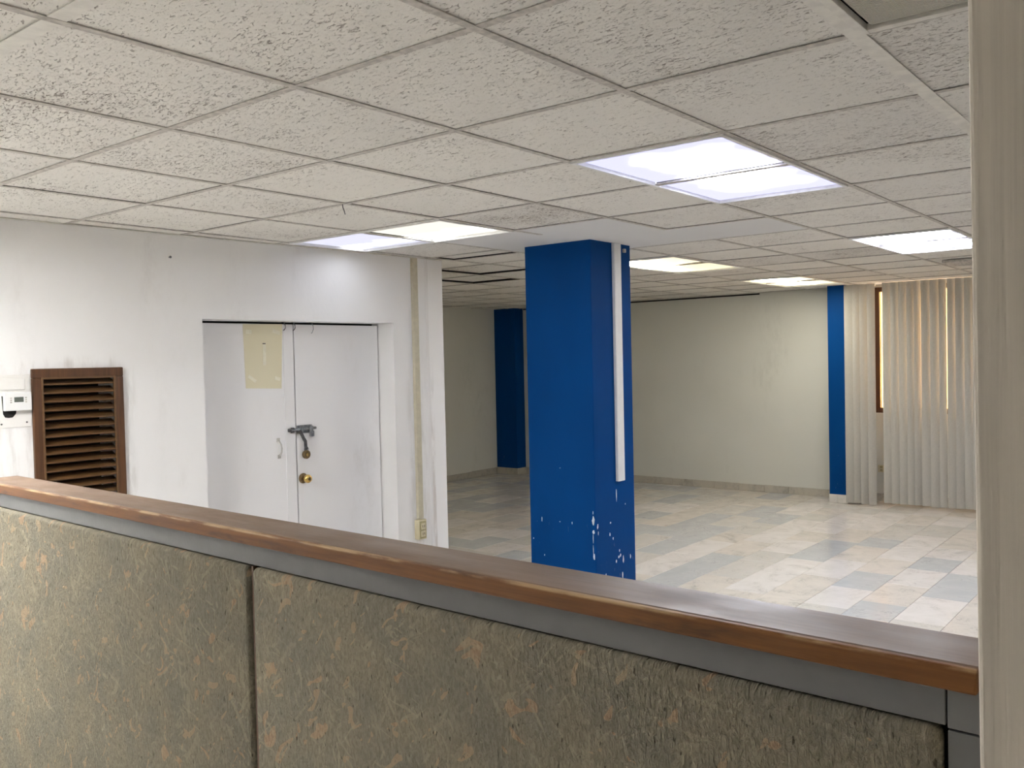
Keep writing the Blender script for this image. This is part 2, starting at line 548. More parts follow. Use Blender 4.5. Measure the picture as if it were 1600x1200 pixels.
def ylim(x):
    return wallY(x) if x < 3.21 else YA


COLX0, COLX1, COLY0, COLY1 = 3.07, 3.535, 1.14, 1.642
lit = {}      # cells taken by fittings
for cells in ([(2, -1), (3, -1)], [(3, 2), (3, 3)], [(7, -1), (8, -1)], [(7, 2), (8, 2)], [(11, 2), (12, 2)], [(-3, 2), (-2, 2)], [(0, -3)]):
    for c in cells:
        lit[c] = 1
patch = {(4, 1), (4, 2), (5, 0), (5, 1), (5, 2)}

TW = 0.598


def tee(name, x0, x1, y0, y1, along, w, mat):
    bm = bmesh.new()
    e = 0.0 if along == 'x' else 0.0006
    if along == 'x':
        yc = (y0 + y1) / 2
        bx(bm, x0, x1, yc - w / 2, yc + w / 2, CEIL + e, CEIL + .003)
        bx(bm, x0, x1, yc - .002, yc + .002, CEIL + .003, CEIL + .034)
    else:
        xc = (x0 + x1) / 2
        bx(bm, xc - w / 2, xc + w / 2, y0, y1, CEIL + e, CEIL + .003)
        bx(bm, xc - .002, xc + .002, y0, y1, CEIL + .003, CEIL + .033)
    o = obj(name, bm, mat, ceiling)
    o.data.materials.append(M['black'])  # webs coloured black for the shade above lifted tiles
    for p in o.data.polygons:
        if p.center.z > CEIL + .0031:
            p.material_index = 1
    return o


for b in range(-7, 11):
    y = b * G
    x0 = XF if y < 2.46 else 3.21
    w = 0.040 if b == -2 else 0.024
    mat = M['gridclean'] if b == -2 else M['grid']
    segs = [(x0, XB)]
    if b == 2:
        segs = [(x0, 4.4 * G), (6 * G, XB)]
    elif b == 1:
        segs = [(x0, 5 * G), (6 * G, XB)]
    for s0, s1 in segs:
        tee('grid_runner', s0, s1, y, y, 'x', w, mat)
for a in range(-7, 15):
    x = a * G
    y1 = ylim(x) - .002
    w = 0.040 if a == -1 else 0.024
    mat = M['gridclean'] if a == -1 else M['grid']
    segs = [(YR, y1)]
    if a == 5:
        segs = [(YR, G), (3 * G, y1)]
    for s0, s1 in segs:
        tee('cross_tee', x, x, s0, s1, 'y', w, mat)
tee('cross_tee', 5.37 * G, 5.37 * G, 3 * G, 4 * G, 'y', .024, M['grid'])

bm = bmesh.new()
bx(bm, -TW / 2, TW / 2, -TW / 2, TW / 2, 0, .016)
full = None
rest = bmesh.new()
lift = {(6, 4): .012, (7, 5): .015}
for a in range(-8, 15):
    for b in range(-8, 11):
        if (a, b) in lit or (a, b) in patch:
            continue
        x0, x1, y0, y1 = a * G + .006, (a + 1) * G - .006, b * G + .006, (b + 1) * G - .006
        x0, x1 = max(x0, XF + .003), min(x1, XB - .004)
        y0 = max(y0, YR + .003)
        lim = min(ylim(x0), ylim(x1)) - .004
        if x0 < 3.21 < x1 and y0 > 2.3:
            x0, lim = 3.215, YA - .004
        y1 = min(y1, lim)
        if x1 - x0 < .03 or y1 - y0 < .03:
            continue
        z = CEIL + .0032 + RND.uniform(0, .0015)
        cx, cy = (x0 + x1) / 2, (y0 + y1) / 2
        vis = any(in_view((px, py, CEIL)) for px in (x0, cx, x1) for py in (y0, cy, y1))
        if (a, b) == (5, 3):
            for p0, p1, dz in ((x0, 5.37 * G - .006, .009), (5.37 * G + .006, x1, 0)):
                part('ceiling_tile', M['tile'], ceiling, (p0, p1, y0, y1, z + dz, z + dz + .016))
            continue
        if not vis:
            bx(rest, x0, x1, y0, y1, z, z + .016)
            continue
        tb = bmesh.new()
        w2, h2 = (x1 - x0) / 2, (y1 - y0) / 2
        bx(tb, -w2, w2, -h2, h2, 0, .016, bev=.0015, seg=1)
        o = obj('ceiling_tile', tb, M['tile'], ceiling, loc=(cx, cy, z + lift.get((a, b), 0) + .0006))
        o.rotation_euler = (RND.uniform(-.0016, .0016), RND.uniform(-.0016, .0016), 0)
k = obj('ceiling_tile', rest, M['tile'], ceiling)
k['kind'] = 'stuff'
# painted board around the column
bm = bmesh.new()
P = [(4 * G + .008, 5 * G - .0, G + .01, COLY0), (5 * G, 6 * G - .008, .008, COLY0), (4 * G + .008, COLX0, COLY0, COLY1), (COLX1, 6 * G - .008, COLY0, COLY1),
     (4 * G + .008, 6 * G - .008, COLY1, 3 * G - .008)]
for x0, x1, y0, y1 in P:
    bx(bm, x0, x1, y0, y1, CEIL + .002, CEIL + .016)
obj('ceiling_board', bm, M['patch'], ceiling)
# wall angle strip along the left wall
bm = bmesh.new()
bx(bm, -4.5, SE, -.022, -.0005, CEIL - .001, CEIL + .002)
bx(bm, -4.5, SE, -.003, -.0005, CEIL, CEIL + .022)
struct(obj('trim_1', bm, M['gridclean'], loc=WL_ORG, rotz=WL_ROT))

# black strip painting in the shade of a gap above the back wall
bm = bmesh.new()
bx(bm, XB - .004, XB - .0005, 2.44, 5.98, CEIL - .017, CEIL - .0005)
struct(obj('gap_shade_strip', bm, M['black']))

# ------------------------------------------------------------------ floor tiles
PITCH_Y = 0.2905
MESHES = {}


def tile_mesh(L, W, key):
    k = (round(L, 3), round(W, 3), key)
    if k not in MESHES:
        bm = bmesh.new()
        bx(bm, -L / 2, L / 2, -W / 2, W / 2, -.010, 0, bev=.0012, seg=1)
        me = bpy.data.meshes.new('floor_tile')
        bm.to_mesh(me)
        bm.free()
        me.materials.append(M[key])
        MESHES[k] = me
    return MESHES[k]


known = {  # row -> (start, end, tone) of stones that can be told apart
    0: [(4.26, 4.78, 'marble_white'), (4.78, 5.305, 'marble_grey'), (5.305, 5.83, 'marble_cream')],
    -1: [(3.6, 4.11, 'marble_cream'), (4.11, 4.51, 'marble_grey'), (4.51, 5.06, 'marble_cream'), (5.06, 5.59, 'marble_white'), (5.59, 6.06, 'marble_grey')],
    -2: [(3.68, 4.20, 'marble_mixed'), (4.20, 4.83, 'marble_white'), (4.83, 5.59, 'marble_grey'), (5.59, 6.15, 'marble_white'), (6.15, 6.8, 'marble_cream')],
    1: [(4.4, 5.0, 'marble_cream'), (5.0, 5.6, 'marble_white'), (5.6, 6.2, 'marble_cream')],
    2: [(4.9, 5.45, 'marble_white'), (5.45, 6.31, 'marble_grey'), (6.31, 6.9, 'marble_cream')],
    3: [(3.7, 4.6, 'marble_cream'), (4.6, 5.2, 'marble_mixed')],
    4: [(3.9, 5.3, 'marble_grey'), (5.3, 5.9, 'marble_cream')],
    6: [(5.0, 5.6, 'marble_grey'), (5.6, 6.4, 'marble_grey'), (6.4, 7.0, 'marble_mixed'), (7.0, 7.7, 'marble_grey')],
    7: [(5.0, 5.7, 'marble_mixed'), (5.7, 6.3, 'marble_grey'), (6.3, 7.0, 'marble_grey'), (7.0, 7.6, 'marble_mixed')],
    8: [(5.4, 6.1, 'marble_grey'), (6.1, 7.7, 'marble_cream')],
    10: [(6.2, 7.3, 'marble_white'), (7.3, 8.0, 'marble_grey')],
}
rest = {}
count = 0
LENS = (0.40, 0.46, 0.53, 0.60)
for r in range(-17, 23):
    y0 = 0.0145 + r * PITCH_Y
    y1 = min(y0 + PITCH_Y, YA)
    y0c = max(y0, YR)
    if y1 - y0c < .02:
        continue
    row = []
    kn = known.get(r, [])
    xs = kn[0][0] if kn else XF + RND.uniform(.2, .6) + 8
    # fill left of the known stones, then right of them
    x = xs
    while x > XF:
        L = RND.choice(LENS)
        row.append((max(x - L, XF), x, None))
        x -= L
    row += kn
    x = kn[-1][1] if kn else xs
    while x < XB:
        L = RND.choice(LENS)
        row.append((x, min(x + L, XB), None))
        x += L
    for x0, x1, tone in row:
        lo = 3.205 if (y0c + y1) / 2 > 2.6 else XF
        x0 = max(x0, lo)
        x1 = min(x1, XB)
        if x1 - x0 < .02:
            continue
        cx, cy = (x0 + x1) / 2, (y0c + y1) / 2
        if tone is None:
            u = RND.random()
            far = min(1, max(0, (cy - 1.0) / 2.5))
            tone = 'marble_grey' if u < .13 + .17 * far else 'marble_mixed' if u < .32 + .25 * far else 'marble_white' if u < .66 else 'marble_cream'
        if cx > 2.6 and in_view((cx, cy, 0), 1.02) and count < 298 and cy < (cx + 1.479) * .96 - 1.6 and cy > (cx + 1.479) * .2 - 2.25 and cy > -1.6:
            me = tile_mesh(x1 - x0 - .0022, y1 - y0c - .0022, tone)
            o = bpy.data.objects.new('floor_tile', me)
            COL.objects.link(o)
            o.location = (cx, cy, RND.uniform(-.0005, .0005))
            o.rotation_euler = (RND.uniform(-.0009, .0009), RND.uniform(-.0009, .0009), 0)
            o.parent = floor
            count += 1
        else:
            bx(rest.setdefault(tone, bmesh.new()), x0 + .001, x1 - .001, y0c + .001, y1 - .001, -.010, 0)
for tone, b_ in rest.items():
    k = obj('floor_tile', b_, M[tone], floor)
    k['kind'] = 'stuff'


def baseboard(name, p0, p1, n, cuts, h=.085):
    """marble skirting from p0 to p1, n = outward normal"""
    p0, p1, n = Vector(p0), Vector(p1), Vector(n)
    d = (p1 - p0).normalized()
    L = (p1 - p0).length
    bm = bmesh.new()
    bx(bm, 0, L, -.002, .004, .0, h - .006)
    ang = math.atan2(d.y, d.x)
    root = struct(obj(name, bm, M['grout'], loc=p0, rotz=ang))
    sgn = 1 if Vector((-d.y, d.x, 0)).dot(n) > 0 else -1
    cs = [0] + cuts + [L]
    for a, b in zip(cs, cs[1:]):
        ph = h + RND.uniform(-.004, .003)
        t_ = .013 + RND.uniform(0, .002)
        part('marble_piece', M['marble_base'], root, (a + .0012, b - .0012, min(0, sgn * t_), max(0, sgn * t_), .0005, ph), bev=.0015, seg=1)
    return root


ys = [1.62, 2.112, 2.411, 2.728, 3.052, 3.339, 3.63, 3.911, 4.25, 4.56, 4.87, 5.19, 5.5, 5.8]
baseboard('baseboard_back', (XB, 1.53, 0), (XB, 5.98, 0), (-1, 0, 0), [y - 1.53 for y in ys[1:]])
baseboard('baseboard_alcove', (3.205, YA, 0), (8.40, YA, 0), (0, -1, 0), [.31 * i for i in range(1, 17)])
baseboard('baseboard_window', (XB, -3.4, 0), (XB, 1.33, 0), (-1, 0, 0), [.33 * i for i in range(1, 14)])

# ------------------------------------------------------------------ doors in the left wall
DD = 0.155


def leaf(name, s0, s1):
    bm = bmesh.new()
    bx(bm, s0, s1, DD, DD + .04, 0.006, 1.888, bev=.002)
    return struct(obj(name, bm, M['door'], loc=WL_ORG, rotz=WL_ROT))


door_1 = leaf('door_1', 1.345, 2.046)
door_2 = leaf('door_2', 2.0555, 2.739)
part('astragal', M['door'], door_1, (1.972, 2.045, DD - .004, DD + .002, 0.01, 1.878), bev=.0015)
# white pull handle on the left leaf
bm = bmesh.new()
tube(bm, [(1.916, DD, 1.168), (1.916, DD - .016, 1.160), (1.917, DD - .030, 1.142), (1.918, DD - .034, 1.121), (1.919, DD - .030, 1.100), (1.920, DD - .016, 1.082), (1.920, DD, 1.074)], .006)
bx(bm, 1.905, 1.928, DD - .004, DD, 1.160, 1.184, bev=.0015)
bx(bm, 1.909, 1.932, DD - .004, DD, 1.056, 1.080, bev=.0015)
h_ = obj('pull_handle', bm, M['handle'], door_1, smooth=False)
# bolt keeper on the left leaf
bm = bmesh.new()
bx(bm, 2.004, 2.030, DD - .003, DD, 1.192, 1.256, bev=.001)
bx(bm, 2.006, 2.028, DD - .020, DD - .003, 1.208, 1.242, bev=.003)
obj('bolt_keeper', bm, M['darkiron'], door_1)
# sliding bolt with hasp on the right leaf
bm = bmesh.new()
bx(bm, 2.056, 2.172, DD - .003, DD, 1.200, 1.252, bev=.001)
bx(bm, 2.064, 2.090, DD - .024, DD - .003, 1.208, 1.245, bev=.004)
bx(bm, 2.140, 2.168, DD - .024, DD - .003, 1.208, 1.245, bev=.004)
bx(bm, 2.145, 2.172, DD - .028, DD - .004, 1.176, 1.212, bev=.004)
bolt = obj('slide_bolt', bm, M['iron'], door_2)
bm = bmesh.new()
cyl(bm, (1.988, DD - .012, 1.226), (2.194, DD - .012, 1.229), .0085, n=16)
rod = obj('bolt_rod', bm, M['iron'], bolt, smooth=True)
bm = bmesh.new()
cyl(bm, (1.986, DD - .012, 1.226), (2.003, DD - .012, 1.226), .011, n=16)
obj('rod_end', bm, M['darkiron'], bolt)
bm = bmesh.new()
for (xa, za), (xb, zb) in (((2.060, 1.222), (2.088, 1.168)), ((2.088, 1.168), (2.100, 1.150)), ((2.100, 1.150), (2.103, 1.098))):
    d = Vector((xb - xa, 0, zb - za)).normalized()
    nrm = Vector((-d.z, 0, d.x)) * .010
    q = [(xa + nrm.x, za + nrm.z), (xa - nrm.x, za - nrm.z), (xb - nrm.x - d.x * -.004, zb - nrm.z + d.z * .004), (xb + nrm.x + d.x * .004, zb + nrm.z + d.z * .004)]
    prism(bm, q, 1, DD - .030, DD - .024)
obj('hasp_arm', bm, M['darkiron'], bolt)
# knob
bm = bmesh.new()
lathe(bm, (2.093, DD, 0.915), (0, -1, 0), [(0, .032), (.004, .033), (.009, .029), (.012, .016)])
rose = obj('knob_rose', bm, M['oldbrass'], door_2, smooth=True)
bm = bmesh.new()
lathe(bm, (2.093, DD - .010, 0.915), (0, -1, 0), [(0, .013), (.016, .012), (.022, .019), (.034, .0265), (.046, .0265), (.055, .022), (.058, .012), (.0585, .004)])
obj('door_knob', bm, M['brass'], door_2, smooth=True)
bm = bmesh.new()
lathe(bm, (2.093, DD - .0675, 0.915), (0, -1, 0), [(0, .0085), (.003, .0085), (.004, .006)])
obj('keyhole_disc', bm, M['oldbrass'], door_2, smooth=True)

t = wthing('padlock', 2.102, DD - .032, 1.040, 'round tarnished brass padlock hanging from the dark hasp on the white double door', 'padlock')
bm = bmesh.new()
lathe(bm, (0, .012, .027), (0, -1, 0), [(0, .024), (.003, .0275), (.017, .0275), (.021, .024), (.022, .012), (.0205, .011)])
obj('lock_body', bm, M['oldbrass'], t, smooth=True)
bm = bmesh.new()
lathe(bm, (0, -.009, .027), (0, -1, 0), [(0, .0085), (.0025, .008), (.0026, .003)])
obj('lock_core', bm, M['brass'], t, smooth=True)
bm = bmesh.new()
tube(bm, [(-.014, 0, .048), (-.0145, 0, .060), (-.010, 0, .071), (0, 0, .075), (.010, 0, .071), (.0145, 0, .060), (.014, 0, .048)], .0032)
obj('shackle', bm, M['darkiron'], t, smooth=True)

# yellowed paper
t = wthing('paper_sheet', 1.83, DD - .0012, 1.494, 'blank yellowed paper sheet taped high on the left door leaf', 'paper')
bm = bmesh.new()
prism(bm, [(-.130, .006), (.121, -.004), (.140, .395), (-.139, .391)], 1, -.0012, .0)
obj('sheet', bm, M['paper'], t)
for (x, z, w, h, r) in ((-.100, .345, .040, .026, 0.05), (.095, .345, .055, .022, .25), (-.085, .062, .060, .020, .6), (.095, .058, .042, .022, .3), (.005, .205, .022, .125, .02)):
    bm = bmesh.new()
    cr, sr = math.cos(r), math.sin(r)
    q = [(x + u * cr + v * sr, z - u * sr + v * cr) for u, v in ((-w / 2, -h / 2), (w / 2, -h / 2), (w / 2, h / 2), (-w / 2, h / 2))]
    prism(bm, q, 1, -.0021, -.0013)
    obj('tape_strip', bm, M['tape'], t)
bm = bmesh.new()
bx(bm, -.006, .014, -.003, -.0013, .271, .277)
obj('torn_mark', bm, M['darkiron'], t)

for s, lab in ((1.975, 'small dark wire hook at the door head, leftmost of three'), (2.047, 'small dark wire hook at the door head above the gap between the leaves'),
               (2.185, 'thin bent wire hook hanging over the right door leaf')):
    t = wthing('wire_hook', s, DD - .012, 1.862, lab, 'hook', 'wire hooks at the door head')
    L = .03 if s > 2.1 else .012
    bm = bmesh.new()
    tube(bm, [(.0, .02, .0385), (0, 0, .036), (.006, -.006, .020), (.004, -.010, .008 - L * .4), (-.006, -.012, -L * .8), (-.014, -.012, -L)], .0028 if s < 2.1 else .0022, 8)
    obj('hook_wire', bm, M['darkiron'] if s < 2.1 else M['iron'], t, smooth=True)

# ------------------------------------------------------------------ louvred wood vent
t = wthing('louvered_vent', .6515, -.018, .70, 'brown varnished wooden louvred vent set in the white wall', 'vent')
x0, x1, zt = -.223, .2215, .944
for nm, b in (('frame_rail', (x0, x1, 0, .022, zt - .046, zt)), ('frame_rail', (x0, x1, 0, .022, 0, .046)),
              ('frame_stile', (x0, x0 + .044, 0, .022, .046, zt - .046)), ('frame_stile', (x1 - .046, x1, 0, .022, .046, zt - .046))):
    part(nm, M['louvre'], t, b, bev=.004)
bm = bmesh.new()
ia, ib = x0 + .040, x1 - .042
bx(bm, ia, ia + .010, -.004, .006, .042, zt - .042, bev=.002)
bx(bm, ib - .010, ib, -.004, .006, .042, zt - .042, bev=.002)
bx(bm, ia + .01, ib - .01, -.004, .006, zt - .052, zt - .042, bev=.002)
obj('inner_bead', bm, M['slatwood'], t)
pitch = .0425
first = None
nsl = 20
for i in range(nsl):
    z = zt - .052 - .030 - i * pitch
    if z < .05:
        break
    if first is None:
        bm = bmesh.new()
        prism(bm, [(.004, 0), (.000, .003), (.000, .007), (.062, .031), (.064, .028), (.064, .024)], 0, ia - .004, ib + .004)
        first = obj('louvre_slat', bm, M['slatwood'], t, loc=(0, .0085, z))
    else:
        inst('louvre_slat', first, t, (0, .0085, z))

# ------------------------------------------------------------------ thermostat and its plate
t = wthing('cover_plate', .295, -.004, 1.369, 'painted white cover plate behind the thermostat, screwed to the wall', 'plate')
part('plate', M['plate'], t, (-.17, .128, 0, .004, 0, .250), bev=.0015)
part('raised_panel', M['plate'], t, (-.13, .103, -.006, 0, .178, .232), bev=.002)
for sx, sz in ((.108, .022), (-.004, .018), (-.155, .022)):
    bm = bmesh.new()
    lathe(bm, (sx, 0, sz), (0, -1, 0), [(0, .0042), (.0015, .004), (.002, .002)], 14)
    obj('screw', bm, M['darkiron'], t)
bm = bmesh.new()
RR = random.Random(3)
pts = [(.000, .150), (.004, .065), (.012, .050), (.028, .046), (.045, .048), (.052, .056), (.060, .066), (.062, .078), (.030, .110), (.030, .150)]
prism(bm, [(p[0] + RR.uniform(-.001, .001), p[1] + RR.uniform(-.001, .001)) for p in pts], 1, -.0015, -.0002)
obj('broken_hole', bm, M['black'], t)
t = wthing('thermostat', .359, -.010, 1.449, 'white digital thermostat beside the wooden louvred vent', 'thermostat')
part('body', M['plastic'], t, (-.060, .060, -.020, .004, 0, .087), bev=.003)
part('display', M['lcd'], t, (-.018, .023, -.0206, -.0195, .040, .064))
for sx in (-.032, .034):
    for sz in (.040, .050, .060):
        part('button', M['grid'], t, (sx - .004, sx + .004, -.0215, -.0195, sz - .003, sz + .003), bev=.001, seg=1)

bm = bmesh.new()
lathe(bm, (0, .004, 0), (0, -1, 0), [(0, .003), (.014, .003), (.015, .007), (.018, .006)], 12)
o = obj('nail', bm, M['darkiron'], loc=WL(1.154, -.0045, 2.23), rotz=WL_ROT)
tag(o, 'dark nail head in the bare white wall near the ceiling', 'nail')

# ------------------------------------------------------------------ cream raceway and outlet
t = wthing('cable_raceway', 2.945, -.0005, .55, 'cream vertical cable raceway running down the white wall to the outlet box', 'raceway')
dx = 0.017
bm = bmesh.new()
prism(bm, [(-.028, 0), (-.028, -.004), (-.022, -.018), (.022, -.018), (.028, -.004), (.028, 0)], 2, 0.0, CEIL - .552)
obj('raceway_cover', bm, M['cream_grey'], t)
t = wthing('outlet_box', 2.932, -.0005, .408, 'cream surface outlet box at the foot of the raceway', 'outlet')
part('box', M['cream'], t, (-.036, .036, -.045, 0, 0, .135), bev=.003)
fp = part('face_plate', M['creamdark'], t, (-.030, .030, -.0475, -.045, .008, .127), bev=.001)
for z in (.018, .070):
    part('socket', M['cream'], fp, (-.020, .020, -.0535, -.0475, z, z + .044), bev=.003)
    part('socket_slot', M['black'], fp, (-.010, -.006, -.0540, -.0534, z + .014, z + .030), (.006, .010, -.0540, -.0534, z + .014, z + .030))

# ------------------------------------------------------------------ blue column and pilasters
t = thing('column', (COLX0, COLY0, 0), 'large square blue painted column standing in the middle of the hall', 'column')
w, d = COLX1 - COLX0, COLY1 - COLY0
part('shaft', M['blue'], t, (0, w, 0, d, 0, CEIL + .05), bev=.006, seg=3)
bm = bmesh.new()
RR = random.Random(11)


def chip(axis, u, z, rw, rh):
    n = 9
    pts = [(u + rw * math.cos(2 * math.pi * i / n) * RR.uniform(.6, 1.15), z + rh * math.sin(2 * math.pi * i / n) * RR.uniform(.6, 1.15)) for i in range(n)]
    prism(bm, pts, axis, -.0009, .0004)


for y, z, rw, rh in ((1.547, .614, .003, .018), (1.313, .613, .003, .010), (1.406, .612, .0025, .004), (1.617, .484, .003, .006), (1.532, .386, .003, .006), (1.397, .951, .002, .003),
                     (1.155, .640, .010, .028), (1.155, .570, .009, .016), (1.153, .420, .008, .020), (1.156, .69, .003, .010), (1.158, .53, .002, .03), (1.158, .46, .002, .03)):
    chip(0, y - COLY0, z, rw, rh)
for x, z, rw, rh in ((3.095, .604, .008, .018), (3.10, .56, .004, .012), (3.241, .603, .007, .008), (3.231, .532, .006, .012), (3.267, .501, .006, .009), (3.340, .411, .006, .010), (3.330, .372, .010, .010),
                     (3.350, .380, .007, .012), (3.383, .346, .008, .026), (3.470, .350, .007, .018), (3.372, .249, .007, .022), (3.314, .774, .004, .045), (3.419, .698, .003, .006), (3.178, .289, .005, .008), (3.300, .350, .006, .01)):
    chip(1, x - COLX0, z, rw, rh)
k = obj('paint_chips', bm, M['chip'], t)
k['kind'] = 'stuff'
k['label'] = 'white chips where the blue paint has come off'
t = thing('cable_raceway', (3.352, COLY0 - .0005, .855), 'white vertical cable raceway on the side of the big blue column', 'raceway')
bm = bmesh.new()
prism(bm, [(-.040, 0), (-.040, -.018), (-.034, -.022), (.034, -.022), (.040, -.018), (.040, 0)], 2, 0, CEIL - .856)
obj('raceway_cover', bm, M['plastic'], t)
bm = bmesh.new()
bx(bm, -.012, .012, -.014, 0, -.012, .012, bev=.002)
o = obj('cable_clip', bm, M['grid'], loc=(3.452, COLY0 - .0005, 2.315))
tag(o, 'tiny grey cable clip at the top of the big blue column', 'clip')

for nm, (x0, x1, y0, y1), lab, ns in (('pilaster', (8.275, XB - .002, 1.337, 1.524), 'bright blue pilaster on the back wall beside the vertical blinds', (-1, 0, 0)),
                                      ('pilaster', (8.42, XB - .002, 5.985, YA - .002), 'dark blue pilaster in the far corner of the alcove', (-1, 0, 0))):
    t = thing(nm, (x0, y0, 0), lab, 'pilaster')
    part('shaft', M['blue'], t, (0, x1 - x0, 0, y1 - y0, .09, CEIL + .03), bev=.004)
    part('plinth_core', M['grout'], t, (.002, x1 - x0, .002, y1 - y0, 0, .09))
    part('marble_piece', M['marble_white' if x0 < 8.3 else 'marble_base'], t, (-.012, .002, -.012, (y1 - y0) * .55 - .001, .0005, .092), bev=.0015, seg=1)
    part('marble_piece', M['marble_white' if x0 < 8.3 else 'marble_base'], t, (-.012, .002, (y1 - y0) * .55 + .001, y1 - y0, .0005, .092), bev=.0015, seg=1)
    part('marble_piece', M['marble_base'], t, (.004, x1 - x0, -.012, .002, .0005, .092), bev=.0015, seg=1)

# ------------------------------------------------------------------ window, blinds, facade outside
bm = bmesh.new()
fx0, fx1 = XB + .0, XB + .07
for b in ((fx0, fx1, wy1 - .047, wy1, wz0, wz1), (fx0, fx1, wy0, wy0 + .05, wz0, wz1), (fx0, fx1, wy0 + .05, wy1 - .047, wz0, wz0 + .055), (fx0, fx1, wy0 + .05, wy1 - .047, wz1 - .05, wz1)):
    bx(bm, *b, bev=.004)
window = struct(obj('window_1', bm, M['windowwood']))
ym = [wy1 - .047, -.35, -1.85, wy0 + .05]
for a, b in zip(ym, ym[1:]):
    part('pane', M['glass'], window, (XB + .03, XB + .036, b + .02, a, wz0 + .055, wz1 - .05))
for y in ym[1:3]:
    part('mullion', M['windowwood'], window, (fx0, fx1, y - .025, y + .02, wz0 + .055, wz1 - .05), bev=.003)
bm = bmesh.new()
bx(bm, 11.2, 11.4, -6, 6, -1.5, 4.2)
o = obj('facade', bm, M['peach'])
tag(o, 'peach coloured facade seen through the gap in the blinds', 'building')

t = thing('outlet_box', (XB - .0005, 1.075, .318), 'small beige wall outlet low in the gap between the blinds', 'outlet')
part('face_plate', M['cream'], t, (-.008, 0, -.036, .036, 0, .078), bev=.002)
for z in (.010, .044):
    part('socket', M['creamdark'], t, (-.012, -.008, -.014, .014, z, z + .024), bev=.002)


def blind(label, edges, zb, gaps=(), seam=None):
    """edges: visible left edge of each slat, from left to right (falling y)"""
    t = thing('vertical_blind', (8.27, (edges[0] + edges[-1]) / 2, zb), label, 'blind', group=None)
    cy = (edges[0] + edges[-1]) / 2
    part('head_rail', M['lampframe'], t, (.006, .040, edges[-1] - cy, edges[0] - cy, CEIL - .028 - zb, CEIL - .003 - zb), bev=.003)
    for i, (a, b) in enumerate(zip(edges, edges[1:])):
        ov = seam[i] if seam else RND.uniform(.001, .009) if i + 1 not in gaps else -.012
        ya, yb = a - cy, b - cy - ov
        xa, xb = -.034 + RND.uniform(-.012, .010), .0 + RND.uniform(-.008, .004)
        bow = .010
        n = 6
        z0, z1 = RND.uniform(-.004, .004), CEIL - .004 - zb
        bm = bmesh.new()
        cols = []
        for j in range(n + 1):
            u = j / n
            x = xa + (xb - xa) * u - bow * 4 * u * (1 - u)
            y = ya + (yb - ya) * u
            cols.append([bm.verts.new((x + dx, y, z)) for z in (z0, z1) for dx in (0, .0012)])
        for c0, c1 in zip(cols, cols[1:]):
            bm.faces.new((c0[0], c1[0], c1[2], c0[2]))
            bm.faces.new((c0[1], c0[3], c1[3], c1[1]))
            bm.faces.new((c0[0], c0[1], c1[1], c1[0]))
            bm.faces.new((c0[2], c1[2], c1[3], c0[3]))
        for c0 in (cols[0], cols[-1]):
            bm.faces.new((c0[0], c0[2], c0[3], c0[1]))
        obj('blind_slat', bm, M['blind'], t, smooth=False)


blind('narrow group of four vertical blind slats beside the blue pilaster', [1.334, 1.247, 1.172, 1.093, 1.024], .018, seam=(.004, -.009, -.009, .0))
e2 = [.942, .862, .782, .701, .631, .561, .479, .395, .317, .241, .165, .09]
while e2[-1] > -3.3:
    e2.append(e2[-1] - .078)
blind('wide run of closed grey vertical blind slats covering the window', e2, .045, gaps=(5, 8))

# ------------------------------------------------------------------ ceiling fittings


def fitting(cells, kind, label, blobs, sag=0.0, long='x', group='recessed fluorescent ceiling lights', kinds=None):
    ax0 = min(c[0] for c in cells) * G
    ay0 = min(c[1] for c in cells) * G
    nx = 2 if long == 'x' else 1
    ny = 2 if long == 'y' else 1
    t = thing('ceiling_light', (ax0 + nx * G / 2, ay0 + ny * G / 2, CEIL), label, 'ceiling light', group=group)
    hx, hy = nx * G / 2 - .004, ny * G / 2 - .004
    f = .016
    bm = bmesh.new()
    for b in ((-hx, hx, -hy, -hy + f), (-hx, hx, hy - f, hy), (-hx, -hx + f, -hy + f, hy - f), (hx - f, hx, -hy + f, hy - f)):
        bx(bm, *b, -.007, .012, bev=.001, seg=1)
    obj('frame', bm, M['lampframe'], t)
    bm = bmesh.new()
    for b in ((-hx, hx, -hy, -hy + .003, .012, .11), (-hx, hx, hy - .003, hy, .012, .11), (-hx, -hx + .003, -hy, hy, .012, .11), (hx - .003, hx, -hy, hy, .012, .11), (-hx, hx, -hy, hy, .11, .113)):
        bx(bm, *b)
    obj('housing', bm, M['lampframe'], t)
    if long == 'x':
        part('divider', M['grid'], t, (-.017, .017, -hy + f, hy - f, -.0035, -.001))
    else:
        part('divider', M['grid'], t, (-hx + f, hx - f, -.016, .016, -.0035, -.001))
    for k in range(2):
        if long == 'x':
            cx, cy, ex, ey = (-1 if k == 0 else 1) * (hx - f + .008) / 2, 0, (hx - f - .008) / 2, hy - f
        else:
            cx, cy, ex, ey = 0, (-1 if k == 0 else 1) * (hy - f + .008) / 2, hx - f, (hy - f - .008) / 2
        bm = bmesh.new()
        n = 8
        grid = []
        for i in range(n + 1):
            r_ = []
            for j in range(n + 1):
                u, v = -1 + 2 * i / n, -1 + 2 * j / n
                r_.append(bm.verts.new((u * ex, v * ey, -sag * (1 - u * u) * (1 - v * v * .6))))
            grid.append(r_)
        for i in range(n):
            for j in range(n):
                bm.faces.new((grid[i][j], grid[i][j + 1], grid[i + 1][j + 1], grid[i + 1][j]))
        g0 = list(bm.faces)
        bmesh.ops.solidify(bm, geom=g0, thickness=.003)
        kk = kinds[k] if kinds else kind
        mt = lamp_mat(kk, ex, ey, *blobs[k])
        o = obj('diffuser', bm, mt, t, loc=(cx, cy, .008), smooth=False)
        if kinds:
            o['label'] = 'lilac white diffuser' if kk == 'lilac' else 'cream white diffuser'
    return t


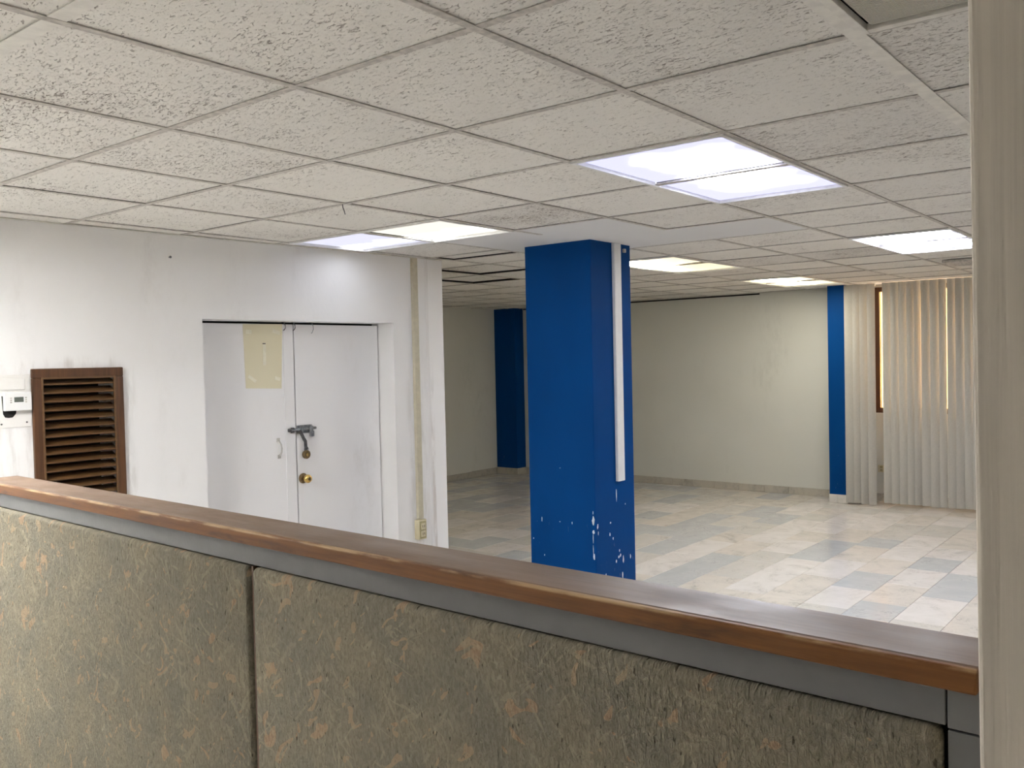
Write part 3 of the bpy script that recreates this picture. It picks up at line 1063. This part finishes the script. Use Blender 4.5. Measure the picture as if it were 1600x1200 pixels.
fitting([(2, -1), (3, -1)], 'near', 'large bright bluish white ceiling light, the nearest and biggest one', [(.27, -.14, .66, .56), (-.24, -.08, .62, .56)])
fitting([(3, 2), (3, 3)], 'cream', 'ceiling light above the double door, half cream and half lilac', [(.55, .2, .34, 1.0), (.55, .1, .26, .85)], long='y', kinds=('cream', 'lilac'))
fitting([(7, -1), (8, -1)], 'right', 'white ceiling light at the right, cut off by the beige wall edge', [(.14, -.02, .76, .74), (-.05, 0, .84, .74)])
fitting([(7, 2), (8, 2)], 'warm', 'yellowish ceiling light with sagging diffusers just right of the blue column', [(-.1, .5, 1.3, .36), (-.7, .5, .7, .34)], sag=.028)
fitting([(11, 2), (12, 2)], 'far', 'small warm yellow ceiling light farthest away, above the blue pilaster', [(.0, .2, .8, .5), (-.2, .2, .7, .5)], sag=.015)
fitting([(-3, 2), (-2, 2)], 'unseen', 'added ceiling light, unseen behind the viewer to the left, brightening the near side of the partition', [(0, 0, .9, .85), (0, 0, .9, .85)])  # unseen fitting, added to light the partition front and the left wall

t = thing('return_air_grille', (G / 2, -2.5 * G, CEIL), 'fine grey return air grille in the ceiling beside the beige wall', 'air grille')
h = G / 2 - .012
bm = bmesh.new()
for b in ((-h, h, -h, -h + .022), (-h, h, h - .022, h), (-h, -h + .022, -h + .022, h - .022), (h - .022, h, -h + .022, h - .022)):
    bx(bm, *b, -.006, .010, bev=.001, seg=1)
obj('frame', bm, M['gridclean'], t)
bm = bmesh.new()
i = -h + .034
while i < h - .03:
    bx(bm, i, i + .0035, -h + .034, h - .034, .002, .012)
    i += .0085
i = -h + .034
while i < h - .03:
    bx(bm, -h + .034, h - .034, i, i + .002, .003, .012)
    i += .0085
k = obj('grille_core', bm, M['core'], t)
k['kind'] = 'stuff'
part('perforated_sheet', M['core'], t, (-h + .034, h - .034, -h + .034, h - .034, .008, .010))
part('duct_throat', M['black'], t, (-h, -h + .003, -h, h, .012, .034), (h - .003, h, -h, h, .012, .034), (-h, h, -h, -h + .003, .012, .034), (-h, h, h - .003, h, .012, .034))

t = thing('air_diffuser', (6.49, -.36, CEIL), 'grey slotted air diffuser on the ceiling near the vertical blinds', 'air diffuser')
bm = bmesh.new()
for b in ((-.21, .21, -.27, -.235), (-.21, .21, .235, .27), (-.21, -.175, -.235, .235), (.175, .21, -.235, .235)):
    bx(bm, *b, -.022, .0, bev=.003, seg=1)
obj('frame', bm, M['grid'], t)
part('throat', M['black'], t, (-.178, .178, -.238, .238, -.004, -.001))
first = None
for k in range(6):
    x = -.145 + k * .056
    if first is None:
        bm = bmesh.new()
        prism(bm, [(-.018, -.005), (-.016, -.003), (.018, -.018), (.016, -.021)], 1, -.236, .236)
        first = obj('blade', bm, M['grid'], t, loc=(x, 0, 0))
    else:
        inst('blade', first, t, (x, 0, 0))

bm = bmesh.new()
tube(bm, [(0, 0, .006), (.004, .002, -.012), (.008, -.003, -.030), (.020, .006, -.042)], .0022, 8)
o = obj('hanging_wire', bm, M['darkiron'], loc=(1.21, 1.232, CEIL), smooth=True)
tag(o, 'short bent wire hanging from the ceiling grid above the white wall', 'wire')

# ------------------------------------------------------------------ office partition in the foreground
PR = -math.atan(0.0325)
t = thing('office_partition', (-.568, -1.689, 0), 'grey fabric office partition with a brown wood cap in the foreground', 'partition', PR)
ZT = 1.34
S1 = 2.512
part('wood_cap', M['captop'], t, (.010, .108, -.004, S1, ZT - .024, ZT), bev=.003)
part('cap_edge_strip', M['capedge'], t, (.0, .0105, -.003, S1, ZT - .0245, ZT), bev=.0022)['label'] = 'honey coloured front edge of the wood cap'
part('top_rail', M['greymetal'], t, (.014, .094, .028, S1 - .01, ZT - .064, ZT - .0245), bev=.001)
part('post_cap', M['greymetal'], t, (.014, .094, -.006, .0262, ZT - .066, ZT - .0245), bev=.001)
part('corner_post', M['greymetal'], t, (.015, .094, -.006, .0262, .02, ZT - .0685), bev=.001)
part('core_panel', M['black'], t, (.036, .080, .028, S1 - .012, .10, ZT - .064))
for s0, s1 in ((.0315, 1.196), (1.2065, 2.47)):
    for f0, f1 in ((.006, .034), (.082, .106)):
        part('fabric_panel', M['fabric'], t, (f0, f1, s0, s1, .13, ZT - .0665), bev=.011, seg=4, smooth=True)
part('joint_strip', M['louvre'], t, (.012, .098, 1.1968, 1.2020, .10, ZT - .066))
part('base_rail', M['greymetal'], t, (.020, .092, .0, S1 - .01, .03, .115), bev=.002)
part('end_post', M['greymetal'], t, (.014, .094, 2.474, S1 - .008, .02, ZT - .066), bev=.002)
for s in (.15, 1.2, 2.35):
    part('foot', M['greymetal'], t, (.03, .08, s - .03, s + .03, 0, .03), bev=.004)
